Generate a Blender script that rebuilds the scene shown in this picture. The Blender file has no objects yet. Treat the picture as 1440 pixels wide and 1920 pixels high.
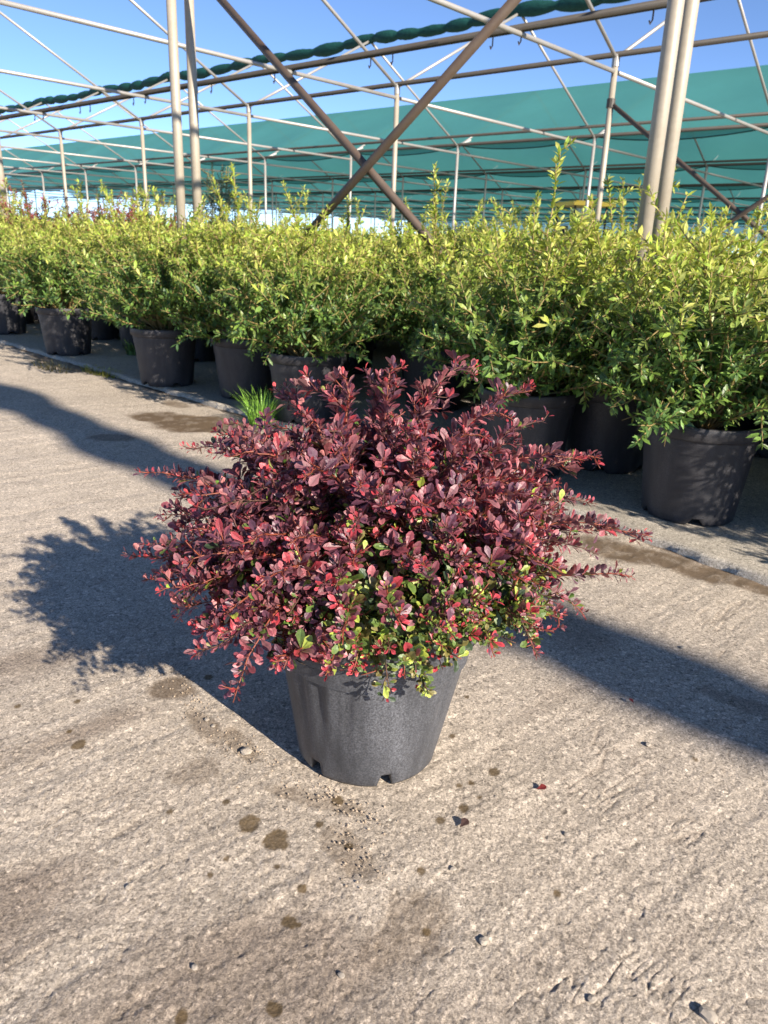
import bpy, math, random
import numpy as np
from mathutils import Vector, Matrix

random.seed(7)
rng = np.random.default_rng(11)
scn = bpy.context.scene
COL = scn.collection

# ------------------------------------------------------------------ camera
H = 0.85
PITCH = math.radians(19.19); ROLL = math.radians(2.2)
FPX = 1443.0
fw = np.array([0, math.cos(PITCH), -math.sin(PITCH)])
up0 = np.array([0, math.sin(PITCH), math.cos(PITCH)])
rt0 = np.array([1.0, 0, 0])
nd = np.array([-math.sin(ROLL), math.cos(ROLL)])
CAM = np.array([0, 0, H])
rt = rt0 * nd[1] - up0 * nd[0]
upv = rt0 * nd[0] + up0 * nd[1]
cam_d = bpy.data.cameras.new('camera')
cam = bpy.data.objects.new('camera', cam_d); COL.objects.link(cam)
R3 = Matrix(((rt[0], upv[0], -fw[0]), (rt[1], upv[1], -fw[1]), (rt[2], upv[2], -fw[2])))
cam.matrix_world = Matrix.Translation((0, 0, H)) @ R3.to_4x4()
cam_d.sensor_fit = 'VERTICAL'; cam_d.sensor_height = 34.6; cam_d.sensor_width = 25.95
cam_d.lens = 34.6 * FPX / 1920.0
cam_d.clip_start = 0.02; cam_d.clip_end = 3000
cam_d.dof.use_dof = True; cam_d.dof.focus_distance = 1.22; cam_d.dof.aperture_fstop = 10.0
scn.camera = cam

def ray(x, y):
    v = np.array([x - 720.0, y - 960.0]); d = v @ nd; r = v @ np.array([nd[1], -nd[0]])
    return fw * FPX + rt0 * r - up0 * d
def ground(x, y, z=0.0):
    w = ray(x, y); return CAM + w * ((z - H) / w[2])
def at_y(x, y, Y):
    w = ray(x, y); return CAM + w * (Y / w[1])

# ------------------------------------------------------------------ light
SUN_AZ = math.radians(139.0); SUN_EL = math.radians(26.0)
world = bpy.data.worlds.new('World'); scn.world = world; world.use_nodes = True
wn = world.node_tree; wn.nodes.clear()
sky = wn.nodes.new('ShaderNodeTexSky'); sky.sky_type = 'NISHITA'; sky.sun_disc = False
sky.sun_elevation = SUN_EL; sky.sun_rotation = SUN_AZ; sky.altitude = 3000
sky.air_density = 0.62; sky.dust_density = 0.0; sky.ozone_density = 3.2
bg = wn.nodes.new('ShaderNodeBackground'); bg.inputs['Strength'].default_value = 0.115
wo = wn.nodes.new('ShaderNodeOutputWorld')
wn.links.new(sky.outputs[0], bg.inputs[0]); wn.links.new(bg.outputs[0], wo.inputs[0])
sd = Vector((math.sin(SUN_AZ) * math.cos(SUN_EL), math.cos(SUN_AZ) * math.cos(SUN_EL), math.sin(SUN_EL)))
sun_d = bpy.data.lights.new('sun', 'SUN'); sun_d.energy = 5.0; sun_d.angle = math.radians(0.55)
sun_d.color = (1.0, 0.89, 0.75)
sun = bpy.data.objects.new('sun', sun_d); COL.objects.link(sun)
sun.rotation_euler = sd.to_track_quat('Z', 'Y').to_euler(); sun.location = (6, -6, 12)
scn.render.engine = 'CYCLES'
scn.view_settings.view_transform = 'Standard'; scn.view_settings.look = 'None'
scn.view_settings.gamma = 1.0; scn.view_settings.exposure = 1.15
scn.view_settings.use_curve_mapping = False
scn.cycles.max_bounces = 6; scn.cycles.transparent_max_bounces = 12

# ------------------------------------------------------------------ helpers
def tag(o, label=None, cat=None, group=None, kind=None):
    if label: o['label'] = label
    if cat: o['category'] = cat
    if group: o['group'] = group
    if kind: o['kind'] = kind
    return o
def empty(name, loc=(0, 0, 0), rz=0.0):
    o = bpy.data.objects.new(name, None); COL.objects.link(o)
    o.location = loc; o.rotation_euler = (0, 0, rz); o.empty_display_size = 0.1
    return o
def link(name, me, mat=None, parent=None):
    o = bpy.data.objects.new(name, me); COL.objects.link(o)
    if mat is not None and not me.materials: me.materials.append(mat)
    if parent is not None: o.parent = parent
    return o
def mesh_np(name, V, F, col=None, smooth=True):
    """V (n,3), F (m,k) uniform faces"""
    V = np.asarray(V, np.float32); F = np.asarray(F, np.int32)
    me = bpy.data.meshes.new(name)
    me.vertices.add(len(V)); me.vertices.foreach_set('co', V.ravel())
    k = F.shape[1]
    me.loops.add(F.size); me.loops.foreach_set('vertex_index', F.ravel())
    me.polygons.add(len(F)); me.polygons.foreach_set('loop_start', np.arange(0, F.size, k, dtype=np.int32))
    me.polygons.foreach_set('loop_total', np.full(len(F), k, np.int32))
    me.polygons.foreach_set('use_smooth', np.full(len(F), smooth, bool))
    if col is not None:
        a = me.color_attributes.new('tint', 'FLOAT_COLOR', 'POINT')
        c4 = np.ones((len(V), 4), np.float32); c4[:, :col.shape[1]] = col
        a.data.foreach_set('color', c4.ravel())
    me.update(calc_edges=True); me.validate()
    return me
class MB:
    def __init__(s): s.v = []; s.f = []; s.n = 0
    def add(s, V, F):
        s.v.append(np.asarray(V, float)); s.f += [tuple(i + s.n for i in f) for f in F]; s.n += len(V)
    def box(s, c, d, rot=None):
        d = np.array(d) / 2; V = np.array([[x, y, z] for x in (-1, 1) for y in (-1, 1) for z in (-1, 1)]) * d
        if rot is not None: V = V @ np.array(rot).T
        s.add(V + np.array(c), [(0, 1, 3, 2), (4, 6, 7, 5), (0, 4, 5, 1), (2, 3, 7, 6), (0, 2, 6, 4), (1, 5, 7, 3)])
    def tube(s, P, R, n=8, cap=True):
        V, F = tube(P, R, n); s.add(V, F)
        if cap:
            k = len(P) * n; s.f.append(tuple(s.n - k + i for i in range(n))[::-1]); s.f.append(tuple(s.n - n + i for i in range(n)))
    def mesh(s, name, smooth=False):
        me = bpy.data.meshes.new(name)
        me.from_pydata(np.vstack(s.v).tolist(), [], s.f)
        me.polygons.foreach_set('use_smooth', np.full(len(me.polygons), smooth, bool)); me.update()
        return me
def norm(v): return v / (np.linalg.norm(v, axis=-1, keepdims=True) + 1e-12)
def tube(P, R, n=8):
    P = np.asarray(P, float); m = len(P); R = np.broadcast_to(np.asarray(R, float), (m,))
    T = norm(np.gradient(P, axis=0)); ref = np.array([0, 0, 1.0]) if abs(T[0][2]) < .9 else np.array([1.0, 0, 0])
    V = []
    for i in range(m):
        a = norm(np.cross(T[i], ref)); b = np.cross(T[i], a)
        ang = np.arange(n) * 2 * math.pi / n
        V.append(P[i] + R[i] * (np.cos(ang)[:, None] * a + np.sin(ang)[:, None] * b))
    F = [(i * n + j, i * n + (j + 1) % n, (i + 1) * n + (j + 1) % n, (i + 1) * n + j) for i in range(m - 1) for j in range(n)]
    return np.vstack(V), F
def lathe(prof, n=48, fr=None, fz=None):
    V = []; F = []
    for k, (r, z) in enumerate(prof):
        for j in range(n):
            a = 2 * math.pi * j / n
            rr = r * (fr(a, z) if fr else 1); zz = fz(a, z, k) if fz else z
            V.append((rr * math.cos(a), rr * math.sin(a), zz))
    for k in range(len(prof) - 1):
        for j in range(n):
            F.append((k * n + j, k * n + (j + 1) % n, (k + 1) * n + (j + 1) % n, (k + 1) * n + j))
    return np.array(V), F
def vhash(ix, iy, seed):
    h = (ix.astype(np.int64) * 374761393 + iy.astype(np.int64) * 668265263 + seed * 974711) & 0xFFFFFFFF
    h = ((h ^ (h >> 13)) * 1274126177) & 0xFFFFFFFF
    return ((h ^ (h >> 16)) & 0xFFFFFF) / float(0xFFFFFF)
def vnoise(x, y, seed=0):
    ix = np.floor(x); iy = np.floor(y); fx = x - ix; fy = y - iy
    fx = fx * fx * (3 - 2 * fx); fy = fy * fy * (3 - 2 * fy)
    a = vhash(ix, iy, seed); b = vhash(ix + 1, iy, seed); c = vhash(ix, iy + 1, seed); d = vhash(ix + 1, iy + 1, seed)
    return (a * (1 - fx) + b * fx) * (1 - fy) + (c * (1 - fx) + d * fx) * fy
def fbm(x, y, seed=0, oct=4, gain=.5):
    s = 0; a = 1; t = 0
    for o in range(oct):
        s = s + a * vnoise(x * 2 ** o, y * 2 ** o, seed + o * 17); t += a; a *= gain
    return s / t
def sstep(a, b, x):
    t = np.clip((x - a) / (b - a), 0, 1); return t * t * (3 - 2 * t)

# ------------------------------------------------------------------ materials
class NT:
    def __init__(s, name):
        s.m = bpy.data.materials.new(name); s.m.use_nodes = True; s.t = s.m.node_tree
        s.b = s.t.nodes['Principled BSDF']; s.out = s.t.nodes['Material Output']
    def n(s, typ, **kw):
        nd_ = s.t.nodes.new('ShaderNode' + typ)
        for k, v in kw.items():
            if k.startswith('i_'):
                key = k[2:]; key = int(key) if key.isdigit() else key.replace('_', ' ')
                nd_.inputs[key].default_value = v
            else: setattr(nd_, k, v)
        return nd_
    def l(s, a, b): s.t.links.new(a, b)
    def mix(s, f, a, b, mode='MIX'):
        m = s.n('Mix', data_type='RGBA', blend_type=mode)
        for sock, v in ((m.inputs[0], f), (m.inputs[6], a), (m.inputs[7], b)):
            if hasattr(v, 'default_value') or hasattr(v, 'links'): s.l(v, sock)
            else: sock.default_value = v if not isinstance(v, tuple) else (*v, 1)
        return m.outputs[2]
    def ramp(s, f, *stops):
        r = s.n('ValToRGB'); e = r.color_ramp.elements
        while len(e) < len(stops): e.new(.5)
        for i, (p, c) in enumerate(stops):
            e[i].position = p; e[i].color = (c, c, c, 1) if not isinstance(c, tuple) else (*c, 1)
        s.l(f, r.inputs[0]); return r.outputs[0]
    def noise(s, scale, detail=4, rough=.55, vec=None, **kw):
        x = s.n('TexNoise', **kw); x.inputs['Scale'].default_value = scale; x.inputs['Detail'].default_value = detail
        x.inputs['Roughness'].default_value = rough
        if vec is not None: s.l(vec, x.inputs['Vector'])
        return x.outputs['Fac']
    def bump(s, h, strength, dist, prev=None):
        b = s.n('Bump'); b.inputs['Strength'].default_value = strength; b.inputs['Distance'].default_value = dist
        s.l(h, b.inputs['Height'])
        if prev is not None: s.l(prev, b.inputs['Normal'])
        return b.outputs['Normal']
    def coord(s, which='Object', scale=None):
        c = s.n('TexCoord').outputs[which]
        if scale is None: return c
        m = s.n('Mapping'); m.inputs['Scale'].default_value = scale; s.l(c, m.inputs['Vector']); return m.outputs[0]

def mat_concrete(name, base, bed=False):
    t = NT(name); co = t.coord('Object')
    big = t.noise(1.1, 4, .6, co); mid = t.noise(14, 6, .65, co); fine = t.noise(240, 5, .75, co); grit = t.noise(640, 3, .75, co)
    c = t.mix(t.ramp(big, (.3, 0.0), (.7, 1.0)), tuple(x * .80 for x in base), tuple(x * 1.12 for x in base))
    c = t.mix(t.ramp(mid, (.32, 0.0), (.68, 1.0)), c, t.mix(1.0, c, (1.16, 1.14, 1.10), 'MULTIPLY')) if False else t.mix(t.ramp(mid, (.35, .0), (.75, .55)), c, tuple(x * .62 for x in base))
    g = t.ramp(fine, (.34, .62), (.5, 1.0), (.66, 1.22))
    c = t.mix(1.0, c, g, 'MULTIPLY')
    vor = t.n('TexVoronoi', feature='F1'); vor.inputs['Scale'].default_value = 150; t.l(co, vor.inputs['Vector'])
    sp = t.n('SeparateColor'); t.l(vor.outputs['Color'], sp.inputs[0])
    stone = t.ramp(sp.outputs[0], (.0, .58), (.15, .95), (.80, 1.0), (1.0, 1.42))
    vor2 = t.n('TexVoronoi', feature='F1'); vor2.inputs['Scale'].default_value = 340; t.l(co, vor2.inputs['Vector'])
    sp2 = t.n('SeparateColor'); t.l(vor2.outputs['Color'], sp2.inputs[0])
    c = t.mix(1.0, c, t.ramp(sp2.outputs[1], (.0, .62), (.3, .95), (.7, 1.04), (1.0, 1.34)), 'MULTIPLY')
    c = t.mix(1.0, c, stone, 'MULTIPLY')
    g2 = t.ramp(grit, (.3, .68), (.5, 1.0), (.7, 1.26)); c = t.mix(1.0, c, g2, 'MULTIPLY')
    if not bed:
        at = t.n('Attribute', attribute_name='tint'); s = t.n('SeparateColor'); t.l(at.outputs['Color'], s.inputs[0])
        c = t.mix(s.outputs[2], c, t.mix(1.0, c, (.52, .48, .46), 'MULTIPLY'))
        dirtc = t.mix(t.noise(60, 5, .7, co), (.07, .045, .025), (.16, .11, .065))
        c = t.mix(s.outputs[0], c, dirtc)
        oil = t.mix(t.noise(120, 4, .7, co), (.03, .02, .008), (.17, .11, .045))
        c = t.mix(s.outputs[1], c, oil)
    t.l(c, t.b.inputs['Base Color']); t.b.inputs['Roughness'].default_value = .88
    t.b.inputs['Specular IOR Level'].default_value = .25
    n1 = t.bump(mid, .3, .008); n2 = t.bump(fine, .7, .0040, n1); n3 = t.bump(grit, .6, .0018, n2)
    t.l(n3, t.b.inputs['Normal'])
    return t.m
M_ground = mat_concrete('concrete', (.51, .44, .36))
M_bed = mat_concrete('bed_concrete', (.44, .40, .34), True)

def mat_leaf(name, trans=.25, rough=.42, back=(1.0, 1.0, 1.0), spec=.4, tcol=(1.35, 1.25, .8), vein=120):
    t = NT(name); at = t.n('Attribute', attribute_name='tint')
    geo = t.n('NewGeometry'); co = t.coord('Object')
    nz = t.noise(vein, 4, .7, co)
    c = t.mix(1.0, at.outputs['Color'], t.ramp(nz, (.3, .74), (.7, 1.24)), 'MULTIPLY')
    c = t.mix(geo.outputs['Backfacing'], c, t.mix(1.0, c, back, 'MULTIPLY'))
    t.l(c, t.b.inputs['Base Color']); t.b.inputs['Roughness'].default_value = rough
    t.b.inputs['Specular IOR Level'].default_value = spec
    t.l(t.bump(nz, .35, .002), t.b.inputs['Normal'])
    tr = t.n('BsdfTranslucent'); t.l(t.mix(1.0, c, tcol, 'MULTIPLY'), tr.inputs['Color'])
    ms = t.n('MixShader'); ms.inputs[0].default_value = trans
    t.l(t.b.outputs[0], ms.inputs[1]); t.l(tr.outputs[0], ms.inputs[2]); t.l(ms.outputs[0], t.out.inputs['Surface'])
    return t.m
M_barb = mat_leaf('barberry_leaf', .16, .40, (1.3, 1.6, 1.4), .6, (1.5, 1.0, .8), vein=260)
M_green = mat_leaf('shrub_leaf', .26, .40, (1.15, 1.15, 1.1), .45)

def mat_simple(name, col, rough=.5, metal=0.0, var=.25, scale=12, bump=0.0, stretch=None, spec=.5):
    t = NT(name); co = t.coord('Object', stretch)
    nz = t.noise(scale, 5, .6, co)
    c = t.mix(nz, tuple(x * (1 - var) for x in col), tuple(x * (1 + var) for x in col))
    t.l(c, t.b.inputs['Base Color']); t.b.inputs['Roughness'].default_value = rough; t.b.inputs['Metallic'].default_value = metal
    t.b.inputs['Specular IOR Level'].default_value = spec
    if bump: t.l(t.bump(nz, .5, bump), t.b.inputs['Normal'])
    return t.m
def mat_pot(name, dark, dust, amount, scale_st=(9, 9, 1.6)):
    t = NT(name); co = t.coord('Object'); st = t.coord('Object', scale_st)
    streak = t.noise(2.2, 5, .6, st); spk = t.noise(330, 4, .75, co); blot = t.noise(9, 5, .6, co)
    m = t.n('Math', operation='MULTIPLY'); t.l(t.ramp(streak, (.35, .15), (.7, 1.0)), m.inputs[0]); t.l(t.ramp(spk, (.40, .12), (.66, 1.0)), m.inputs[1])
    m2 = t.n('Math', operation='MULTIPLY', use_clamp=True); t.l(m.outputs[0], m2.inputs[0]); m2.inputs[1].default_value = amount
    c = t.mix(blot, tuple(x * .8 for x in dark), tuple(x * 1.25 for x in dark))
    c = t.mix(m2.outputs[0], c, dust)
    t.l(c, t.b.inputs['Base Color']); t.b.inputs['Roughness'].default_value = .52
    t.b.inputs['Specular IOR Level'].default_value = .45
    t.l(t.bump(spk, .25, .001, t.bump(blot, .25, .004)), t.b.inputs['Normal'])
    return t.m
M_pot = mat_pot('dusty_plastic', (.024, .026, .031), (.25, .26, .29), .60)
M_pot2 = mat_pot('black_plastic', (.016, .017, .022), (.17, .16, .16), .42)
M_soil = mat_simple('soil', (.07, .045, .028), .95, 0, .6, 60, .02)
M_bark = mat_simple('twig', (.085, .038, .024), .7, 0, .4, 40)
M_redtwig = mat_simple('red_twig', (.20, .050, .026), .5, 0, .4, 60)
M_greentwig = mat_simple('pale_twig', (.26, .19, .075), .6, 0, .35, 30)
def mat_steel(name, base, rust, amt, rough=.42, metal=.55):
    t = NT(name); co = t.coord('Object')
    nz = t.noise(3.2, 6, .7, co); fn = t.noise(45, 4, .7, co)
    c = t.mix(fn, tuple(x * .8 for x in base), tuple(x * 1.15 for x in base))
    c = t.mix(t.ramp(nz, (.5 - amt * .3, 0.0), (.72, min(1.0, amt * 1.4))), c, rust)
    t.l(c, t.b.inputs['Base Color']); t.b.inputs['Roughness'].default_value = rough; t.b.inputs['Metallic'].default_value = metal
    return t.m
M_post = mat_steel('weathered_galvanized', (.36, .32, .255), (.23, .18, .12), .25, .5, .1)
M_galv = mat_steel('galvanized', (.37, .36, .34), (.24, .20, .16), .25, .45, .3)
M_beam = mat_steel('shade_darkened_galvanized', (.062, .055, .047), (.05, .036, .026), .4, .55, .1)  # galvanized steel with the shade of the beams' undersides put into its base colour
M_brace = mat_steel('rusted_tube', (.11, .085, .065), (.07, .04, .028), .6, .6, .05)
def mat_net(name, col, transp, trans):
    t = NT(name); co = t.coord('Object')
    nz = t.noise(.7, 4, .6, t.coord('Object', (1, 1, 1)))
    c = t.mix(nz, tuple(x * .86 for x in col), tuple(x * 1.12 for x in col))
    t.l(c, t.b.inputs['Base Color']); t.b.inputs['Roughness'].default_value = .75; t.b.inputs['Specular IOR Level'].default_value = .15
    tr = t.n('BsdfTranslucent'); t.l(c, tr.inputs['Color'])
    m1 = t.n('MixShader'); m1.inputs[0].default_value = trans; t.l(t.b.outputs[0], m1.inputs[1]); t.l(tr.outputs[0], m1.inputs[2])
    tp = t.n('BsdfTransparent'); m2 = t.n('MixShader'); m2.inputs[0].default_value = transp
    t.l(m1.outputs[0], m2.inputs[1]); t.l(tp.outputs[0], m2.inputs[2]); t.l(m2.outputs[0], t.out.inputs['Surface'])
    return t.m
M_net = mat_net('teal_shade_net', (.10, .36, .345), .15, .45)
M_roll = mat_simple('bundled_green_net', (.008, .058, .050), .7, 0, .5, 18, .03, None, .25)
M_rope = mat_simple('dark_green_hem', (.01, .06, .05), .8, 0, .3, 10)

# ------------------------------------------------------------------ ground
def kerb_x(y):       # x of the slab edge at a given y
    ys = np.array([-200, -3.0, 1.0, 1.953, 2.37, 3.841, 4.394, 6.185, 10, 200.0])
    xs = np.array([195.2, 5.9, 2.0, 1.066, .752, -.722, -1.284, -3.103, -6.98, -197])
    return np.interp(y, ys, xs)
def build_ground():
    ny = 760
    near = .42 * (7.5 / .42) ** (np.arange(ny) / (ny - 1))
    ysarr = np.concatenate([[-600, -60, -12, -4, -1.5, -.5, 0, .2, .32, .38], near, [8, 9, 11, 14, 20, 40, 100, 300, 1500]])
    nx = 620
    u = np.linspace(-1, 1, nx)
    X = []
    Yv = np.repeat(ysarr, nx + 12)
    for y in ysarr:
        w = .60 * max(abs(y), .55) + .05
        inner = u * w
        outer = np.array([1.3, 2, 3.5, 8, 60, 1500.0]) ; outer = w + (outer - 1.0) * (1 if w < 3 else w)
        X.append(np.concatenate([-outer[::-1], inner, outer]))
    Xv = np.concatenate(X); nxx = nx + 12
    az = math.radians(49); d = np.array([math.sin(az), math.cos(az)]); p = np.array([math.cos(az), -math.sin(az)])
    warp = (fbm(Xv * 1.3, Yv * 1.3, 3, 3) - .5) * .35
    s = Xv * d[0] + Yv * d[1]; q = Xv * p[0] + Yv * p[1] + warp * .35
    fade = sstep(9, 5, np.abs(Yv)) * sstep(6, 3, np.abs(Xv))
    furrow = fbm(q * 17, s * 1.1, 31, 3, .6) - .5              # long drag marks
    fine_f = fbm(q * 55, s * 4.5, 41, 3, .6) - .5
    lump = fbm(Xv * 9, Yv * 9, 51, 4, .55) - .5
    grit = fbm(Xv * 105, Yv * 105, 61, 3, .8) - .5
    rough = .35 + .65 * sstep(1.5, .8, Yv) * (.5 + .8 * fbm(Xv * 2, Yv * 2, 9, 2))
    z = fade * (.0060 * furrow + .0017 * fine_f * (0.6 + rough) + .0015 * lump + .0036 * grit * rough)
    # ragged dark cracks following the drag marks
    cr = np.abs(fbm(q * 11 + 3, s * 2.2, 71, 5, .62) - .5)
    crack = sstep(.020, .003, cr) * sstep(.56, .66, fbm(Xv * 7.1, Yv * 7.1, 77, 3)) * fade
    z -= crack * .0014
    # pits
    pit = sstep(.70, .80, fbm(Xv * 75, Yv * 75, 83, 2, .5)) * rough * fade
    z -= pit * .0012
    # stains ---------------------------------------------------------
    dirt = np.zeros_like(Xv); oil = np.zeros_like(Xv); dark = np.zeros_like(Xv)
    kx = kerb_x(Yv); dist = (kx - Xv) * .70                      # distance inside the path from the slab edge
    nk = fbm(Xv * 7, Yv * 7, 91, 4, .55)
    edge = sstep(.05 + .10 * (fbm(Xv * 2.3, Yv * 2.3, 95, 3) - .38), .0, dist) * sstep(.30, .48, nk)
    dirt = np.maximum(dirt, edge * .95)
    def blob(px, py, rx, ry, ang=0., arr=dirt, amt=.9, sharp=.35, fr=9, seed=100):
        c = ground(px, py); lim = 1.7 * max(rx, ry)
        k = np.nonzero((np.abs(Xv - c[0]) < lim) & (np.abs(Yv - c[1]) < lim))[0]
        dx = Xv[k] - c[0]; dy = Yv[k] - c[1]
        ca, sa = math.cos(ang), math.sin(ang); a = (dx * ca + dy * sa) / rx; b = (-dx * sa + dy * ca) / ry
        rr = np.sqrt(a * a + b * b) + (fbm(Xv[k] * fr, Yv[k] * fr, seed, 4, .6) - .5) * .9
        arr[k] = np.maximum(arr[k], amt * sstep(1.0 + sharp * .3, 1.0 - sharp, rr))
    blob(365, 793, .36, .19, -.35, seed=101, fr=5, amt=.97, sharp=.2)
    blob(470, 800, .12, .10, 0, seed=131)
    blob(330, 758, .16, .06, -.78, seed=102, amt=.7)
    blob(1165, 1032, .17, .085, -.6, seed=103, fr=11)
    blob(1275, 1060, .20, .07, -.75, seed=104, fr=11)
    blob(1395, 1094, .19, .05, -.8, seed=105, fr=11)
    blob(120, 682, .50, .11, -.78, seed=106, amt=.75)
    blob(210, 820, .12, .07, 0, arr=dark, seed=107, amt=.9)
    blob(320, 1290, .055, .05, .3, seed=108, amt=.75, fr=20)
    blob(390, 1370, .075, .025, -.9, seed=109, amt=.55, fr=24)
    blob(450, 1395, .06, .022, -.9, seed=110, amt=.55, fr=24)
    blob(365, 1450, .05, .04, .6, seed=111, amt=.35, fr=24)
    blob(600, 1500, .09, .02, -.3, seed=112, amt=.5, fr=30)
    blob(650, 1590, .07, .03, -.9, seed=113, amt=.45, fr=30)
    blob(780, 1730, .07, .05, .8, seed=114, amt=.45, fr=30)
    blob(730, 1775, .05, .03, .8, seed=115, amt=.40, fr=30)
    blob(1390, 1320, .10, .03, -.6, arr=dark, seed=116, amt=.6)
    for i, (px, py, r) in enumerate([(518, 1573, 26), (470, 1545, 21), (545, 1728, 15), (515, 1890, 17), (340, 1907, 15), (148, 1395, 13),
            (130, 1372, 7), (145, 1315, 7), (318, 1523, 7), (424, 1503, 8), (425, 1610, 7), (565, 1667, 10), (634, 1500, 12), (655, 1585, 10),
            (927, 1447, 11), (884, 1467, 8), (861, 1472, 8), (870, 1516, 10), (824, 1539, 10), (898, 1495, 7), (790, 1634, 9), (848, 1380, 6),
            (875, 1307, 6), (1304, 1425, 6), (800, 1745, 9), (33, 1325, 6), (390, 1270, 9), (560, 1735, 6), (520, 1625, 7), (1045, 1675, 8), (395, 1640, 6), (600, 1545, 8)]):
        c = ground(px, py); m = FPX / ((np.array([c[0], c[1], 0]) - CAM) @ fw)
        blob(px, py, r / m, r / m * 1.12, 0, arr=oil, amt=.86, sharp=.22, fr=70, seed=200 + i)
    dark = np.maximum(dark, np.clip(.75 * sstep(.54, .72, fbm(q * 3.2, s * 1.4, 141, 4, .6)), 0, 1) * fade * sstep(2.6, 1.2, Yv))
    dark = np.maximum(dark, crack * .35)
    dirt *= .74 + .26 * sstep(.36, .52, fbm(Xv * 26, Yv * 26, 171, 4, .65))
    lip = sstep(.028, .0, np.abs(dist - .004)) * sstep(.35, .5, nk)
    dirt = np.maximum(dirt, lip); dark = np.maximum(dark, lip)
    z -= dirt * .002 * fade
    V = np.stack([Xv, Yv, z], 1)
    i = np.arange(len(ysarr) - 1)[:, None] * nxx + np.arange(nxx - 1)[None, :]
    F = np.stack([i, i + 1, i + 1 + nxx, i + nxx], -1).reshape(-1, 4)
    me = mesh_np('ground', V, F, np.stack([dirt, oil, dark], 1))
    o = link('ground', me, M_ground); tag(o, kind='structure')
    return o
build_ground()

def build_bed():
    ys = np.concatenate([[-150, -40, -10], np.arange(-3, 9.0, .03), [12, 20, 50, 150]])
    rows = []
    for y in ys:
        j = (vnoise(np.array([y * 9]), np.array([.3]), 5)[0] - .5) * .05 + (vnoise(np.array([y * 31]), np.array([.7]), 6)[0] - .5) * .02
        x0 = kerb_x(y) + j
        zt = .022 + (vnoise(np.array([y * 20]), np.array([.1]), 8)[0] - .5) * .012
        rows.append([(x0 - .004, y, -.03), (x0, y, zt * .7), (x0 + .014, y, zt), (x0 + .06, y, .021), (x0 + .4, y, .02), (x0 + 2, y, .02), (x0 + 12, y, .02), (x0 + 300, y, .02)])
    V = np.array(rows).reshape(-1, 3); k = 8
    i = np.arange(len(ys) - 1)[:, None] * k + np.arange(k - 1)[None, :]
    F = np.stack([i, i + 1, i + 1 + k, i + k], -1).reshape(-1, 4)
    tag(link('bed_pavement', mesh_np('bed_pavement', V, F), M_bed), kind='structure')
build_bed()
BZ = .02

# ------------------------------------------------------------------ shade house frame
A = math.radians(48.5)
eL = np.array([-math.sin(A), math.cos(A), 0]); eR = np.array([math.cos(A), math.sin(A), 0])
def LR(l, r, z): return eL * l + eR * r + np.array([0, 0, z])
L0, DL, R1, DR = 1.55, 3.48, 3.45, 6.1
ZT, ZN, ZR = 2.90, 3.05, 4.62
NB = 16; NR = 11
house = empty('shade_house', tuple(LR(L0, R1, 0)))
tag(house, 'open gabled frame of galvanized steel tubes standing over all the potted rows', 'shade house')
HO = np.array(house.location)
_tubes = {}
def member(name, a, b, rad, mat, n=10):
    a = np.asarray(a, float); b = np.asarray(b, float); ln = np.linalg.norm(b - a); key = (name, round(ln, 3), rad, mat.name)
    if key not in _tubes:
        mb = MB(); mb.tube([(0, 0, 0), (0, 0, ln)], [rad, rad], n); me = mb.mesh(name, True)
        me.materials.append(mat); _tubes[key] = me
    o = link(name, _tubes[key], None, house)
    o.location = a - HO; o.rotation_mode = 'QUATERNION'; o.rotation_quaternion = Vector(b - a).to_track_quat('Z', 'Y')
    return o
rows = [R1 + DR * k for k in range(-1, NR)]
bays = [L0 + DL * k for k in range(NB)]
for k, r in enumerate(rows):
    if r < 0 or k > 9: continue
    for j, l in enumerate(bays):
        D = np.linalg.norm(LR(l, r, 0)); ang = math.degrees(math.atan2(*(LR(l, r, 0)[:2])))
        if abs(ang) > 48: continue
        n = 12 if D < 12 else 6
        if r < 4 and j in (0, 1):
            for dr in (-.07, .07): member('post', LR(l, r + dr, 0), LR(l, r + dr, ZN + .02), .033, M_post, 16)
        else:
            r_p = r + .17 if (r < 4 and j == 2) else r
            member('post', LR(l, r_p, 0), LR(l, r_p, ZN), .037 if r < 12 else .035, M_post if r < 12 else M_galv, n)
for k, r in enumerate(rows[:9]):
    for j, l in enumerate(bays):
        P = LR(l, r + DR / 2, 0); ang = math.degrees(math.atan2(P[0], P[1]))
        if P[1] < 0 or abs(ang) > 46: continue
        D = np.linalg.norm(P); n = 10 if D < 14 else 6
        member('tie_beam', LR(l, r, ZT), LR(l, r + DR, ZT), .026, M_galv, n)
        member('rafter', LR(l, r + .02, ZN), LR(l, r + DR / 2, ZR), .023, M_galv, n)
        member('rafter', LR(l, r + DR - .02, ZN), LR(l, r + DR / 2, ZR), .023, M_galv, n)
LE = bays[-1]
for k, r in enumerate(rows):
    member('valley_purlin', LR(-1.9, r, ZN + .03), LR(LE, r, ZN + .03), .033, M_beam, 10)
for r in (7.5,):
    member('mid_beam', LR(-1.9, r, ZT + .055), LR(LE, r, ZT + .055), .040, M_beam, 12)
for k in range(1, 5):
    member('mid_beam', LR(0, rows[k] + DR + 4.1, ZT + .05), LR(LE, rows[k] + DR + 4.1, ZT + .05), .026, M_beam, 8)
for r in (rows[1] + DR / 2, rows[2] + DR / 2, rows[0] + DR / 2):
    member('ridge_cable', LR(-1.9, r, ZR), LR(LE, r, ZR), .012, M_galv, 6)
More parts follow.
